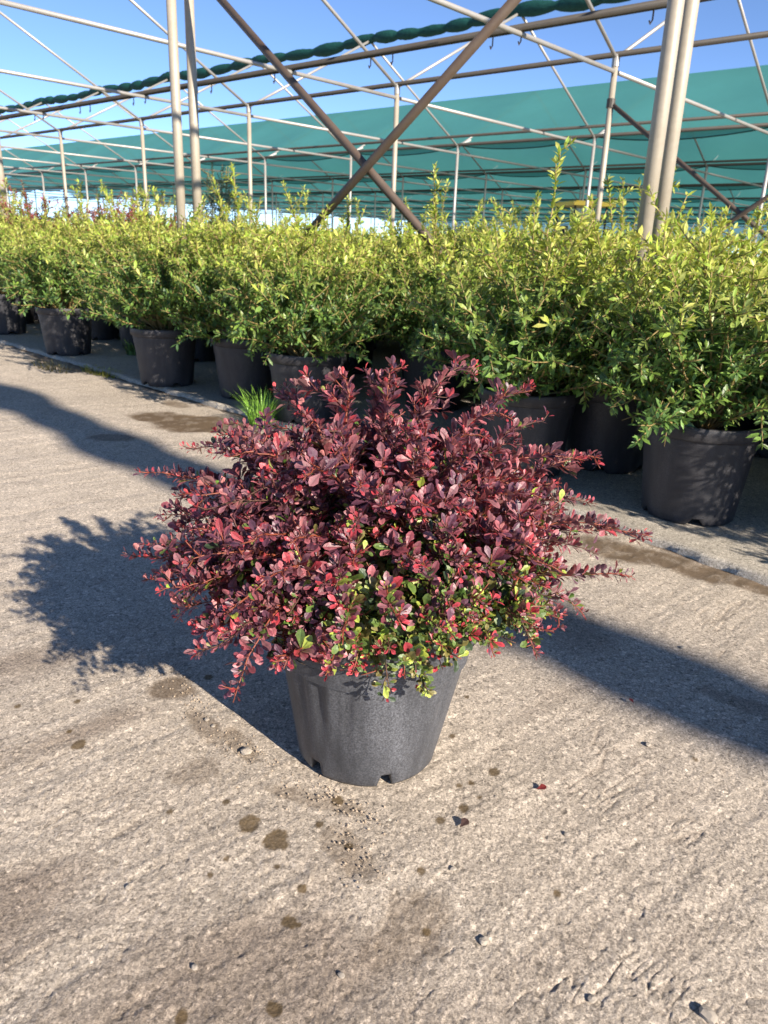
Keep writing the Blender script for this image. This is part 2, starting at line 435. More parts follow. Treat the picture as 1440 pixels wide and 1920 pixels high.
# braces: first post row, second post row
rb = R1
def brace(l0, z0, l1, z1, r, rad): member('brace', LR(l0, r, z0), LR(l1, r, z1), rad, M_brace, 12)
def on_row(px, py, r):
    w = ray(px, py); P = CAM + w * (r / (w @ eR)); return np.array([P @ eL, P[2]])
def brace_px(a, b, r, la, lb, rad):
    p, q = on_row(*a, r), on_row(*b, r); sl = (q[1] - p[1]) / (q[0] - p[0])
    z0 = p[1] + sl * (la - p[0]); z1 = p[1] + sl * (lb - p[0])
    if z1 < 0: lb = p[0] + (0 - p[1]) / sl; z1 = 0.0
    brace(la, z0, lb, z1, r, rad)
brace_px((415, 0), (780, 420), R1 + .0, 5.05, 1.6, .024)
brace_px((965, 0), (610, 400), R1 - .05, 1.56, 5.0, .024)
rr = rows[2]
brace(L0 + DL, 2.56, 1.45, .02, rr, .028)
brace(1.50, 2.56, L0 + DL, .02, rr - .06, .028)
# clamps and hooks
def small(name, mb, mat): o = link(name, mb.mesh(name), mat, house); o.location = -HO; return o
for (l, z) in ((L0 + DL, 2.56),):
    mb = MB(); mb.tube([LR(l, rr, z - .05), LR(l, rr, z + .05)], [.052, .052], 12); small('clamp', mb, M_beam)
for j in range(1, 9):
    for dl in (.0, 1.74):
        mb = MB(); c = LR(bays[0] + DL * j * .5 + dl * .2, 7.5, ZT + .01)
        mb.tube([c + [0, 0, .01], c - [0, 0, .07], c - [0, 0, .10] + eL * .02, c - [0, 0, .07] + eL * .03], [.008] * 4, 6); small('hook', mb, M_brace)
for r in (rows[1], rows[2], rows[3]):
    for j, l in enumerate(bays[:9]):
        if r > 12:    # upturned gutter brackets at the valley
            mb = MB(); mb.tube([LR(l, r, ZN), LR(l - .08, r + .35, ZN + .16)], [.04, .03], 8); small('bracket', mb, M_galv)
        else:
            mb = MB(); mb.tube([LR(l, r, ZN - .10), LR(l, r, ZN + .03)], [.045, .045], 10); small('collar', mb, M_galv)
# rolled nets along open ridges
def rolled(r, l0, l1, name, label, z=ZR - .06, rad=.108, slope=0.0):
    P = []; R = []; l = l0; k = 0
    while l < l1:
        seg = random.uniform(.5, .9); big = rad * random.uniform(.85, 1.15)
        for i in range(8):
            t = i / 8; ll = l + seg * t
            sag = -.06 * math.sin(math.pi * (((ll - L0) / DL) % 1.0))
            P.append(LR(ll, r + slope * (ll + 7.5) + .015 * math.sin(k * 1.7), z + sag)); R.append(.052 * rad / .09 + (big - .052 * rad / .09) * math.sin(math.pi * t) ** .8)
        l += seg; k += 1
    V, F = tube(P, R, 12)
    N = fbm(np.arange(len(V)) * .9, np.arange(len(V)) * .013, 3, 2)
    V[:, 2] += (N - .5) * .02
    o = link('rolled_shade_net', mesh_np('rolled_shade_net', V - P[0], np.array(F)), M_roll); o.location = P[0]
    return tag(o, label, 'shade net')
rolled(rows[1] + DR / 2 + 0.0, 5.0, LE, 'a', 'dark green rolled-up shade net bundle tied under the ridge nearest to the crossed braces', ZR - .13)
rolled(rows[2] + DR / 2, -1.0, LE, 'b', 'long dark green rolled-up shade net bundle sagging under the open ridge before the spread nets', ZR + .04)
rolled(rows[0] + DR / 2 - .06, -16, LE, 'c', 'dark green rolled-up shade net bundle over the bare concrete path', ZR - .05, .165, .055)
# spread nets
def spread(k):
    r0 = rows[k]; nl = 150; prof = [(0.0, ZN + .06), (.12, ZN + .13), (.25, 0), (.5, 0), (.75, 0), (1, 0), (1.25, 0), (1.5, 0), (1.75, 0), (1.94, ZN + .12), (2, ZN + .06)]
    V = []
    for i in range(nl + 1):
        l = -6 + (LE + 6) * i / nl; ph = ((l - L0) / DL) % 1.0; sg = math.sin(math.pi * ph)
        for (t, z) in prof:
            h = ZN + .08 + (ZR + .03 - ZN - .08) * (1 - abs(t - 1)) if not z else z
            m = math.sin(math.pi * min(1, max(0, (1 - abs(t - 1)))))
            V.append(LR(l, r0 + DR / 2 * t, h - .10 * sg * m))
    n = len(prof); i = np.arange(nl)[:, None] * n + np.arange(n - 1)[None, :]
    F = np.stack([i, i + 1, i + 1 + n, i + n], -1).reshape(-1, 4)
    o0 = LR(L0, r0, 0)
    names = ['first', 'second', 'third', 'fourth', 'fifth', 'sixth', 'seventh', 'eighth']
    o = link('shade_net', mesh_np('shade_net', np.array(V) - o0, F), M_net); o.location = o0
    tag(o, 'teal shade net spread over the %s covered roof span beyond the rolled nets' % names[k - 3], 'shade net', 'spread shade nets')
    # sagging hems along the valley
    mb = MB()
    for j in range(-2, NB - 1):
        a = L0 + DL * j; P = []
        for i in range(9):
            t = i / 8; P.append(LR(a + DL * t, r0 + .10, ZN + .02 - .13 * math.sin(math.pi * t) ** .8) - o0)
        mb.tube(P, [.013] * 9, 5)
    link('hem', mb.mesh('hem', True), M_rope, o)
    # hanging strip between purlin and hem
    V = []
    for i in range(0, 8 * (NB + 1) + 1):
        t = (i % 8) / 8; l = L0 + DL * (-2 + i / 8)
        V.append(LR(l, r0 + .06, ZN + .06) - o0); V.append(LR(l, r0 + .10, ZN + .02 - .13 * math.sin(math.pi * t) ** .8) - o0)
    F = [(2 * i, 2 * i + 1, 2 * i + 3, 2 * i + 2) for i in range(len(V) // 2 - 1)]
    link('valance', mesh_np('valance', np.array(V), np.array(F)), M_net, o)
for k in range(3, 11): spread(k)
V = []; r_e = rows[10] + DR; n_ = 80
for i in range(n_ + 1):
    l = -6 + (LE + 6) * i / n_
    V += [LR(l, r_e + .05 * math.sin(i * 1.9), 1.55 + .05 * math.sin(i * .9)), LR(l, r_e, 2.3), LR(l, r_e, ZN + .06)]
ii = np.arange(n_)[:, None] * 3 + np.arange(2)[None, :]
o = link('side_net', mesh_np('side_net', np.array(V) - LR(L0, r_e, 0), np.stack([ii, ii + 1, ii + 4, ii + 3], -1).reshape(-1, 4)), M_net); o.location = LR(L0, r_e, 0)
tag(o, 'teal side net hanging along the far edge of the covered spans', 'shade net')

# ------------------------------------------------------------------ leaves
T_OB = np.array([(0, 0, 0), (.36, .50, .10), (.36, 0, 0), (.36, -.50, .10), (.66, 1.0, .20), (.66, 0, .02), (.66, -1.0, .20), (.89, .62, .08), (1.0, 0, -.03), (.89, -.62, .08)])
F_OB = np.array([(0, 2, 1), (0, 3, 2), (1, 2, 5), (1, 5, 4), (2, 3, 6), (2, 6, 5), (4, 5, 8), (4, 8, 7), (5, 6, 9), (5, 9, 8)])
E_OB = np.array([.2, 1, 0, 1, 1, 0, 1, 1, .6, 1])
T_LA = np.array([(0, 0, 0), (.28, .72, .10), (.28, 0, 0), (.28, -.72, .10), (.62, .9, .10), (.62, 0, -.02), (.62, -.9, .10), (1, 0, -.16)])
F_LA = np.array([(0, 2, 1), (0, 3, 2), (1, 2, 5), (1, 5, 4), (2, 3, 6), (2, 6, 5), (4, 5, 7), (5, 6, 7)])
E_LA = np.array([.2, .6, 0, .6, .6, 0, .6, .5])
def leaves_np(T, F, E, P, A, N, Ln, Wd, C, edge=.25, curl=0.0, edgecol=None):
    """P,A,N (n,3); Ln,Wd (n,), C (n,3)"""
    n = len(P); A = norm(A); B = norm(np.cross(N, A)); N = np.cross(A, B)
    cur = (rng.random(n) * .5 + .05) if curl == 0 else np.full(n, curl)
    t = T[:, 0][None, :]; s = T[:, 1][None, :]; h = T[:, 2][None, :]
    hh = h * Wd[:, None] * 1.2 - cur[:, None] * (t ** 2) * .35 * Ln[:, None]
    V = P[:, None, :] + A[:, None, :] * (t * Ln[:, None])[..., None] + B[:, None, :] * (s * Wd[:, None])[..., None] + N[:, None, :] * hh[..., None]
    k = len(T)
    FF = (F[None] + (np.arange(n) * k)[:, None, None]).reshape(-1, 3)
    ec = np.array(edgecol if edgecol is not None else (1, 1, 1.))
    Cv = C[:, None, :] * (1 + (E[None, :, None] - .4) * edge * ec)
    return V.reshape(-1, 3), FF, np.clip(Cv, 0, 1).reshape(-1, 3)
def rand_unit(n):
    v = rng.normal(size=(n, 3)); return norm(v)

def pot_mesh(r0, r1, h, lip, n=72, creases=(), notches=(), seed=0):
    rr = random.Random(seed)
    prof = [(r0 * .80, .012), (r0 * .97, .002), (r0, .008), (r0 + (r1 - lip - r0) * .08, .03)]
    for k in range(1, 9):
        t = k / 9; prof.append((r0 + (r1 - lip - r0) * (.08 + .92 * t), .03 + (h - .075) * t))
    prof += [(r1 - lip, h - .045)]
    def fr(a, z):
        v = 1 + .004 * math.sin(a * 3 + 1) + .003 * math.sin(a * 7)
        for (c, w, d) in creases:
            da = math.atan2(math.sin(a - c), math.cos(a - c)); v += d * math.exp(-(da / w) ** 2) * max(0, min(1, (z - .06) / .1))
        return v
    def fz(a, z, k):
        for (c, w) in notches:
            da = abs(math.atan2(math.sin(a - c), math.cos(a - c)))
            if da < w and k < 3: return .026
        return z
    V, F = lathe(prof, n, fr, fz)
    rim = [(r1 - lip - .0015, h - .047), (r1 - lip * .45, h - .046), (r1, h - .040), (r1 + .001, h - .006), (r1 - .001, h), (r1 - .007, h), (r1 - .010, h - .008), (r1 - .012, h - .05), (r1 - .016, h - .09)]
    Vr, Fr = lathe(rim, n, lambda a, z: 1 + .004 * math.sin(a * 3 + 1) + .002 * math.sin(a * 5 + 2))
    return mesh_np('pot', V, np.array(F)), mesh_np('rim', Vr, np.array(Fr))
def soil_mesh(r, z, seed):
    n = 36; rings = [0.02, .25, .5, .75, .92, 1.0]; V = []
    for q in rings:
        for j in range(n):
            a = 2 * math.pi * j / n
            V.append((r * q * math.cos(a), r * q * math.sin(a), z + .012 * (1 - q) + .012 * (vnoise(np.array([q * 9 * math.cos(a) + 20.]), np.array([q * 9 * math.sin(a) + 20.]), seed)[0] - .5)))
    F = [(k * n + j, k * n + (j + 1) % n, (k + 1) * n + (j + 1) % n, (k + 1) * n + j) for k in range(len(rings) - 1) for j in range(n)]
    V.append((0, 0, z + .012)); c = len(V) - 1
    me = bpy.data.meshes.new('soil'); me.from_pydata(V, [], F + [(c, j, (j + 1) % n) for j in range(n)]); me.update()
    me.polygons.foreach_set('use_smooth', np.ones(len(me.polygons), bool))
    return me

# ------------------------------------------------------------------ front barberry
BP = np.array([-.019, 1.172, 0.0]); PH = .292
barb = empty('potted_barberry', tuple(BP))
tag(barb, 'purple-red barberry bush in a dusty grey pot standing alone on the open concrete', 'potted shrub')
fa = -math.pi / 2   # angle facing the camera
pm, rm = pot_mesh(.124, .178, PH, .011, 144, creases=[(fa - .55, .045, -.028), (fa - .42, .05, .016), (fa - .78, .04, -.026), (fa - .22, .022, -.024), (fa - .14, .05, .010), (fa - .95, .06, .018), (fa + .9, .05, -.016), (fa + .35, .03, -.012), (fa + .05, .09, .008), (fa + 2, .1, -.01)],
                  notches=[(fa + .30, .09), (fa - .72, .10), (fa + 1.35, .09), (fa - 1.8, .09), (fa + 2.4, .09)])
po = link('pot', pm, M_pot, barb); po.rotation_euler = (0, math.radians(1.8), 0); po.location = (.003, 0, .001); link('rim', rm, M_pot, po)
link('soil', soil_mesh(.160, .235, 4), M_soil, barb)
def bez(a, b, c, n):
    t = np.linspace(0, 1, n)[:, None]; return a * (1 - t) ** 2 + b * 2 * t * (1 - t) + c * t * t
tips = []
def tip_px(px, py, dy): tips.append(at_y(px, py, BP[1] + dy) - BP)
for (px, py, dy) in [(256, 1048, 0), (275, 1095, -.06), (290, 895, .03), (310, 985, .0), (330, 1010, -.05), (325, 1170, -.10), (350, 850, .10), (335, 940, .1), (402, 818, .12), (500, 735, .16), (585, 716, .12), (640, 720, .05),
        (700, 708, .15), (770, 694, .05), (840, 712, .12), (905, 706, .16), (980, 735, .15), (965, 770, .05), (1030, 800, .12), (1130, 862, .12), (1110, 860, .05), (1130, 930, .05), (1210, 996, .0), (1185, 1080, -.05), (1120, 1040, -.08),
        (1050, 1165, -.12), (1025, 1245, -.13), (1010, 1215, -.16), (520, 1235, -.19), (560, 1225, -.2), (790, 1295, -.19), (690, 1262, -.2), (830, 1240, -.19), (605, 1250, -.2), (750, 1270, -.2), (420, 1180, -.12), (380, 1140, -.06), (470, 1180, -.16), (640, 1200, -.22), (730, 1215, -.23), (880, 1180, -.2), (960, 1180, -.17), (300, 1075, .06), (1160, 1000, .1), (1060, 1060, -.12), (420, 1040, -.15), (360, 1090, -.1),
        (1010, 1100, -.16), (930, 1130, -.2), (640, 1150, -.25), (540, 1160, -.2), (800, 1170, -.24), (545, 1232, -.2), (580, 1240, -.21), (625, 1250, -.21), (665, 1255, -.21), (715, 1245, -.22), (770, 1300, -.215), (845, 1225, -.2), (900, 1150, -.21), (860, 1140, -.22), (990, 1140, -.17), (1005, 1180, -.16), (1020, 1215, -.14)]:
    tip_px(px, py, dy)
for i in range(18): tip_px(515 + i * 26 + rng.uniform(-12, 12), 1205 + 45 * rng.random() + 20 * math.sin(i * .35), -.205 - .02 * rng.random() + .06 * max(0, (i - 13) / 5))
n_rand = 190
for i in range(n_rand):
    az = i * 2.399963; v = (i + .5) / n_rand
    el = math.asin(min(1, .02 + .96 * v))
    Rh = .310 + .045 * math.sin(az * 2 + .6) + rng.uniform(-.05, .045); Rv = .310 + rng.uniform(-.045, .02)
    ce = math.cos(el) ** .8
    tips.append(np.array([Rh * ce * math.cos(az), Rh * ce * math.sin(az) * .95, .30 + Rv * math.sin(el) - .03 * rng.random()]))
L_P, L_A, L_N, L_len, L_col, L_br = [], [], [], [], [], []
PAL = dict(purple=(.088, .033, .054), maroon=(.175, .046, .060), plum=(.195, .082, .094), red=(.32, .040, .052), rose=(.29, .094, .108), green=(.085, .135, .030), olive=(.14, .125, .040), lime=(.27, .33, .055), deep=(.030, .052, .024))
PK = {k: np.array(v) for k, v in PAL.items()}
def barb_col(p, tipness):
    rad = math.hypot(p[0], p[1]); out = math.sqrt((rad / .36) ** 2 + (max(0, p[2] - .28) / .36) ** 2)
    low = float(sstep(.46, .34, p[2])); rightfront = float(sstep(-.10, .05, p[0]) * sstep(.02, -.12, p[1]) * sstep(.36, .25, p[0]))
    g = .03 + .88 * low * (.14 + .86 * rightfront) * float(sstep(1.1, .7, out) * .5 + .5) + .65 * float(sstep(.78, .42, out))
    u = rng.random()
    if tipness > .95 and u < .5: c = PK['red'] * (.85 + .5 * rng.random())
    elif u < g:
        w = rng.random(); c = PK['green'] if w < .45 else PK['olive'] if w < .70 else PK['lime'] if w < .88 else PK['deep']
    else:
        w = rng.random(); c = PK['maroon'] if w < .30 else PK['purple'] if w < .60 else PK['plum'] if w < .83 else PK['rose'] if w < .95 else PK['red']
    return c * rng.uniform(.75, 1.3)
def rosette(p, d, tipness, bi, size):
    outv = norm(np.array([p[0], p[1], (p[2] - .25) * 1.0])) ; k = rng.integers(4, 8)
    base = rng.random() * 6.28; a = norm(np.cross(d, [0.3, .2, 1.0])); b = np.cross(d, a)
    upw = norm(np.array([0, 0, 1.0]) + .6 * outv + .5 * d)
    for i in range(k):
        th = base + i * 2.4; rad = a * math.cos(th) + b * math.sin(th)
        ax = norm(rad * rng.uniform(.6, 1.1) + upw * rng.uniform(.35, .9) + d * .3 + rng.normal(size=3) * .15)
        nn = norm(upw * .9 - rad * .35 + rng.normal(size=3) * .28)
        nn = norm(nn - ax * (nn @ ax))
        ln = size * rng.uniform(.6, 1.2) * (.72 if tipness > .9 else 1)
        L_P.append(p + rad * .002); L_A.append(ax); L_N.append(nn); L_len.append(ln); L_col.append(barb_col(p + ax * ln, tipness)); L_br.append(bi)
branches = []
for bi, tp in enumerate(tips):
    az = math.atan2(tp[1], tp[0]); r = math.hypot(tp[0], tp[1])
    st = np.array([math.cos(az) * rng.uniform(.01, .06), math.sin(az) * rng.uniform(.01, .06), .235])
    if tp[2] < .30: ctl = np.array([tp[0] * .55, tp[1] * .55, .47 + rng.uniform(-.03, .03)])
    else: ctl = np.array([tp[0] * .40, tp[1] * .40, .27 + (tp[2] - .27) * rng.uniform(.92, 1.15) + .03])
    n = 22; P = bez(st, ctl, tp, n)
    P[3:] += np.cumsum(rng.normal(size=(n - 3, 3)) * .0026, axis=0)
    P[:, 2] = np.maximum(P[:, 2], .235)
    if tp[2] < .235: P = bez(st, ctl, tp, n)
    Rr = np.linspace(.0030, .0007, n)
    mb = MB(); mb.tube(P, Rr, 5)
    ln = np.linalg.norm(np.diff(P, axis=0), axis=1); cum = np.concatenate([[0], np.cumsum(ln)]); tot = cum[-1]
    def pt(s):
        k = min(n - 2, max(0, np.searchsorted(cum, s) - 1)); f_ = (s - cum[k]) / max(1e-6, ln[k]); return P[k] + (P[k + 1] - P[k]) * f_, norm(P[k + 1] - P[k])
    s = tot * rng.uniform(.30, .38)
    while s < tot - .002:
        p, d = pt(s); tn = s / tot
        size = .0305 * (1 - .52 * sstep(.55, 1.0, tn)) * rng.uniform(.75, 1.12)
        rosette(p, d, tn, bi, float(size))
        # thorn
        th = norm(rng.normal(size=3) - d * .2); mb.tube([p, p + th * .009], [.0006, .0001], 3, False)
        # side twig
        if tn > .40 and rng.random() < .33:
            sdv = norm(d * .7 + norm(rng.normal(size=3) + np.array([0, 0, .35])) * .75); tl = rng.uniform(.03, .085) * (1.25 - .95 * tn)
            Q = np.array([p + sdv * tl * q + np.array([0, 0, .12 * tl * q * q]) for q in (0, .35, .7, 1)])
            mb.tube(Q, [.0014, .0011, .0009, .0006], 4)
            ss = .014
            while ss < tl: 
                rosette(p + sdv * ss, sdv, max(tn, .6 + .4 * ss / tl if tl > .05 else tn), bi, float(.026 * rng.uniform(.6, 1.05))); ss += rng.uniform(.012, .018)
        s += rng.uniform(.012, .018) * (1 - .45 * tn)
    me = mb.mesh('branch', True); branches.append(link('branch', me, M_redtwig if bi % 3 else M_bark, barb))
    o = branches[-1]
L_P = np.array(L_P); L_A = np.array(L_A); L_N = np.array(L_N); L_len = np.array(L_len); L_col = np.array(L_col); L_br = np.array(L_br)
L_w = L_len * rng.uniform(.20, .275, len(L_len))
# the 300 leaves that show largest are objects of their own
wp = L_P + BP; dep = (wp - CAM) @ fw
outw = np.sqrt((np.hypot(L_P[:, 0], L_P[:, 1]) / .38) ** 2 + ((L_P[:, 2] - .28) / .38).clip(0) ** 2)
facing = np.abs(np.einsum('ij,ij->i', L_N, norm(CAM - wp)))
score = L_len / dep * (.3 + facing) * sstep(.80, 1.0, outw) * sstep(.12, -.05, L_P[:, 1])
top = np.argsort(-score)[:300]; mask = np.ones(len(L_P), bool); mask[top] = False
V, F, C = leaves_np(T_OB, F_OB, E_OB, L_P[mask], L_A[mask], L_N[mask], L_len[mask], L_w[mask], L_col[mask], .55, 0.0, (1.0, .75, .8))
tag(link('foliage', mesh_np('foliage', V, F, C, False), M_barb, barb), kind='stuff')
leafmesh = {}
pal_list = list(PK.values())
for i in top:
    ci = int(np.argmin([np.abs(L_col[i] - c).sum() for c in pal_list])); sh = int(rng.integers(3)); key = (ci, sh)
    if key not in leafmesh:
        z3 = np.zeros((1, 3)); V, F, C = leaves_np(T_OB, F_OB, E_OB, z3, np.array([[1., 0, 0]]), np.array([[0, 0, 1.]]), np.array([1.]), np.array([(.20, .235, .27)[sh]]), pal_list[ci][None] * (.85 + .15 * sh), .55, (.15, .3, .5)[sh], (1.0, .75, .8))
        leafmesh[key] = mesh_np('leaf', V, F, C, False); leafmesh[key].materials.append(M_barb)
    o = link('leaf', leafmesh[key], None, branches[L_br[i]])
    a = norm(L_A[i]); b = norm(np.cross(L_N[i], a)); c = np.cross(a, b); s = L_len[i]
    o.matrix_local = Matrix(((a[0] * s, b[0] * s, c[0] * s, L_P[i][0]), (a[1] * s, b[1] * s, c[1] * s, L_P[i][1]), (a[2] * s, b[2] * s, c[2] * s, L_P[i][2]), (0, 0, 0, 1)))
print('barberry leaves', len(L_P))

# ------------------------------------------------------------------ green shrubs in pots
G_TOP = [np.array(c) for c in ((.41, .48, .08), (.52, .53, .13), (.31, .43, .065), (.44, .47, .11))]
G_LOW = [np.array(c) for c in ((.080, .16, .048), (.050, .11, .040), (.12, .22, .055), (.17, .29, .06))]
R_TOP = [np.array(c) for c in ((.27, .035, .05), (.17, .035, .045), (.34, .07, .06))]
PR0, PR1, PHB = .150, .193, .33
pot_bg = [pot_mesh(PR0, PR1, PHB, .014, 48, creases=[(1.0, .2, .006), (3.0, .2, -.006)], notches=[(k * 1.257 + .35 + .4 * q, .10) for k in range(5)], seed=q) for q in range(2)]
soil_bg = [soil_mesh(PR1 - .018, PHB - .045, 10 + q) for q in range(2)]
def shrub_variant(seed, top=.93, rad=.46, pal=G_TOP, low=G_LOW, nstem=58, tall=3, leaf=.042, dens=.017):
    r_ = np.random.default_rng(seed); P_, A_, N_, Ln_, C_ = [], [], [], [], []; mb = MB()
    def node(p, d, tn, sz):
        k = r_.integers(3, 6); a = norm(np.cross(d, [.3, .2, 1.])); b = np.cross(d, a); base = r_.random() * 6.28
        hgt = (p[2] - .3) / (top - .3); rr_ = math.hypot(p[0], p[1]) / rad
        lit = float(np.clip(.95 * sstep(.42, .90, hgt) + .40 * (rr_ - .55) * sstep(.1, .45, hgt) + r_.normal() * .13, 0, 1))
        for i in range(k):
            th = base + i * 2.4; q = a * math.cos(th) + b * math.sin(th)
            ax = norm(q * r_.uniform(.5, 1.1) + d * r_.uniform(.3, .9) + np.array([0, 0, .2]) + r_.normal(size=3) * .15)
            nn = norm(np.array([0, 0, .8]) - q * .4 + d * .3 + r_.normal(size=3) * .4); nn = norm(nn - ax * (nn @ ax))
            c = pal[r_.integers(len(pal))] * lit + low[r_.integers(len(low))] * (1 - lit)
            P_.append(p); A_.append(ax); N_.append(nn); Ln_.append(sz * r_.uniform(.65, 1.25)); C_.append(c * r_.uniform(.75, 1.25))
    for i in range(nstem + tall):
        az = i * 2.399963 + seed; v = (i + .5) / nstem
        if i >= nstem:
            tp = np.array([r_.uniform(-.25, .25), r_.uniform(-.25, .25), top + r_.uniform(.08, .30)])
        else:
            el = math.asin(min(.999, -.03 + 1.02 * v)); ce = math.cos(el) ** .55; R_ = rad * r_.uniform(.82, 1.08)
            tp = np.array([R_ * ce * math.cos(az), R_ * ce * math.sin(az), .40 + (top - .40) * (math.copysign(abs(math.sin(el)) ** .8, el)) * r_.uniform(.9, 1.07)])
        st = np.array([math.cos(az) * .03, math.sin(az) * .03, .29])
        ctl = np.array([tp[0] * .45, tp[1] * .45, .30 + (tp[2] - .30) * .62])
        n = 14; P = bez(st, ctl, tp, n); P[3:] += np.cumsum(r_.normal(size=(n - 3, 3)) * .004, axis=0)
        mb.tube(P, np.linspace(.0055, .0018, n), 4)
        ln = np.linalg.norm(np.diff(P, axis=0), axis=1); cum = np.concatenate([[0], np.cumsum(ln)]); tot = cum[-1]; s = tot * .26
        while s < tot:
            k = min(n - 2, max(0, np.searchsorted(cum, s) - 1)); p = P[k] + (P[k + 1] - P[k]) * (s - cum[k]) / ln[k]; d = norm(P[k + 1] - P[k]); tn = s / tot
            sz = leaf * (1.25 - .55 * tn) * r_.uniform(.8, 1.15)
            node(p, d, tn, sz)
            if tn > .3 and r_.random() < (.42 if i < nstem else .22):
                sv = norm(d * .6 + norm(r_.normal(size=3) + np.array([0, 0, .15])) * .9); tl = r_.uniform(.05, .17) * (1 if i < nstem else .5)
                mb.tube([p, p + sv * tl * .5, p + sv * tl + np.array([0, 0, .1 * tl])], [.0025, .002, .0012], 4)
                q = .018
                while q < tl: node(p + sv * q, sv, .6 + .4 * q / tl, leaf * .85 * r_.uniform(.7, 1.1)); q += r_.uniform(.016, .026)
            s += r_.uniform(dens, dens * 1.6)
    # low skirt around the pot rim
    P_ = np.array(P_); Ln_ = np.array(Ln_); A_ = np.array(A_); N_ = np.array(N_); C_ = np.array(C_)
    ok = P_[:, 2] > .30; P_, Ln_, A_, N_, C_ = P_[ok], Ln_[ok], A_[ok], N_[ok], C_[ok]
    W_ = Ln_ * r_.uniform(.14, .215, len(Ln_))
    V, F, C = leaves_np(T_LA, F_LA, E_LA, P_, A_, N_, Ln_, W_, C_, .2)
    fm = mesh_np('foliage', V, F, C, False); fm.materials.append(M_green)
    sm = mb.mesh('stems', True); sm.materials.append(M_greentwig)
    return fm, sm, (P_, A_, N_, Ln_, C_)
variants = [shrub_variant(20 + q, top=.90 + .03 * (q % 3), rad=.43 + .025 * (q % 3), tall=(0, 1, 1, 0, 2, 0)[q]) for q in range(6)]
tall_var = shrub_variant(77, top=.92, rad=.47, tall=5)
conifer_var = shrub_variant(91, top=1.32, rad=.17, pal=[np.array(c) for c in ((.10, .22, .15), (.13, .26, .16))], low=[np.array((.06, .13, .09))], nstem=40, tall=0, leaf=.024, dens=.012)
red_var = shrub_variant(51, top=1.05, rad=.42, pal=R_TOP, low=R_TOP, nstem=44, tall=0, leaf=.034)
pot_mats = M_pot2
for a_, b_ in pot_bg: a_.materials.append(M_pot2); b_.materials.append(M_pot2)
for s_ in soil_bg: s_.materials.append(M_soil)
big_leaf = {}
def shrub(pos, rz, vi, label, group=None, var=None, sc=1.0, nleaf=0, name='potted_shrub'):
    root = empty(name, (pos[0], pos[1], BZ), rz); root.scale = (sc, sc, sc)
    tag(root, label, 'potted shrub', group)
    q = vi % 2; v = var or variants[vi]
    p = link('pot', pot_bg[q][0], None, root); link('rim', pot_bg[q][1], None, p); link('soil', soil_bg[q], None, root)
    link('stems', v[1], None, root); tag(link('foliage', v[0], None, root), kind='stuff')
    if nleaf:
        P_, A_, N_, Ln_, C_ = v[2]
        cr, sr = math.cos(rz), math.sin(rz); tocam = -np.array([pos[0], pos[1]]); tocam = tocam / np.linalg.norm(tocam)
        lx = np.array([cr * tocam[0] + sr * tocam[1], -sr * tocam[0] + cr * tocam[1]])
        fr_ = P_[:, :2] @ lx; idx = np.argsort(-(fr_ + .6 * Ln_ / .036 * .2 + .0 * P_[:, 2]))[:nleaf * 3][::3]
        for i in idx:
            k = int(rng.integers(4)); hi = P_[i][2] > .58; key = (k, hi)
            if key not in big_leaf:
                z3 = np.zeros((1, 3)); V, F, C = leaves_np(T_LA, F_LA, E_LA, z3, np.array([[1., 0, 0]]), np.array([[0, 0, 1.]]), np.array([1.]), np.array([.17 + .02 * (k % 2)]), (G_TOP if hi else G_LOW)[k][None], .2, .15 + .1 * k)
                big_leaf[key] = mesh_np('leaf', V, F, C, False); big_leaf[key].materials.append(M_green)
            o = link('leaf', big_leaf[key], None, root); a = norm(A_[i]); b = norm(np.cross(N_[i], a)); c = np.cross(a, b); s = Ln_[i] * 1.25
            pp = P_[i] + a * .004
            o.matrix_local = Matrix(((a[0] * s, b[0] * s, c[0] * s, pp[0]), (a[1] * s, b[1] * s, c[1] * s, pp[1]), (a[2] * s, b[2] * s, c[2] * s, pp[2]), (0, 0, 0, 1)))
    return root
placed = []
def base_from_px(px, py):
    g = ground(px, py, BZ); d = g[:2] / np.linalg.norm(g[:2]); return g[:2] + d * PR0 * .98
front = [((1283, 985), 0, 'green shrub in a black pot with two dark drain slots beside the dirt strip', 1.0),
         ((975, 900), 1, 'green shrub in a black pot close behind the purple bush, pale shoots on its rim', 1.0),
         ((1130, 888), 2, 'green shrub in a shaded black pot set back between slotted pot and purple bush', 1.0),
         ((575, 797), 3, 'green shrub in a grey-lit black pot just behind the bright grass tuft', 1.0),
         ((465, 752), 4, 'green shrub in a shaded black pot tucked behind the grass tuft and its lit neighbour', 1.0),
         ((315, 727), 5, 'green shrub in a dappled black pot at the slab edge beside the brown wet patch', 1.0),
         ((130, 668), 0, 'green shrub in a dappled black pot beside the mossy crack in the slab edge', 1.0),
         ((14, 628), 1, 'green shrub in a black pot next beyond the pot at the mossy crack', 1.0)]
for k, (px, vi, lab, sc) in enumerate(front):
    b = base_from_px(*px); placed.append(b)
    shrub(b, [0.4, 2.2, 4.0, 1.1, 5.2, 3.3, 2.8, .9][k], vi, lab, 'front potted shrubs', sc=sc, nleaf=40 if k < 6 else 20)
cnt = 0; conifer = []
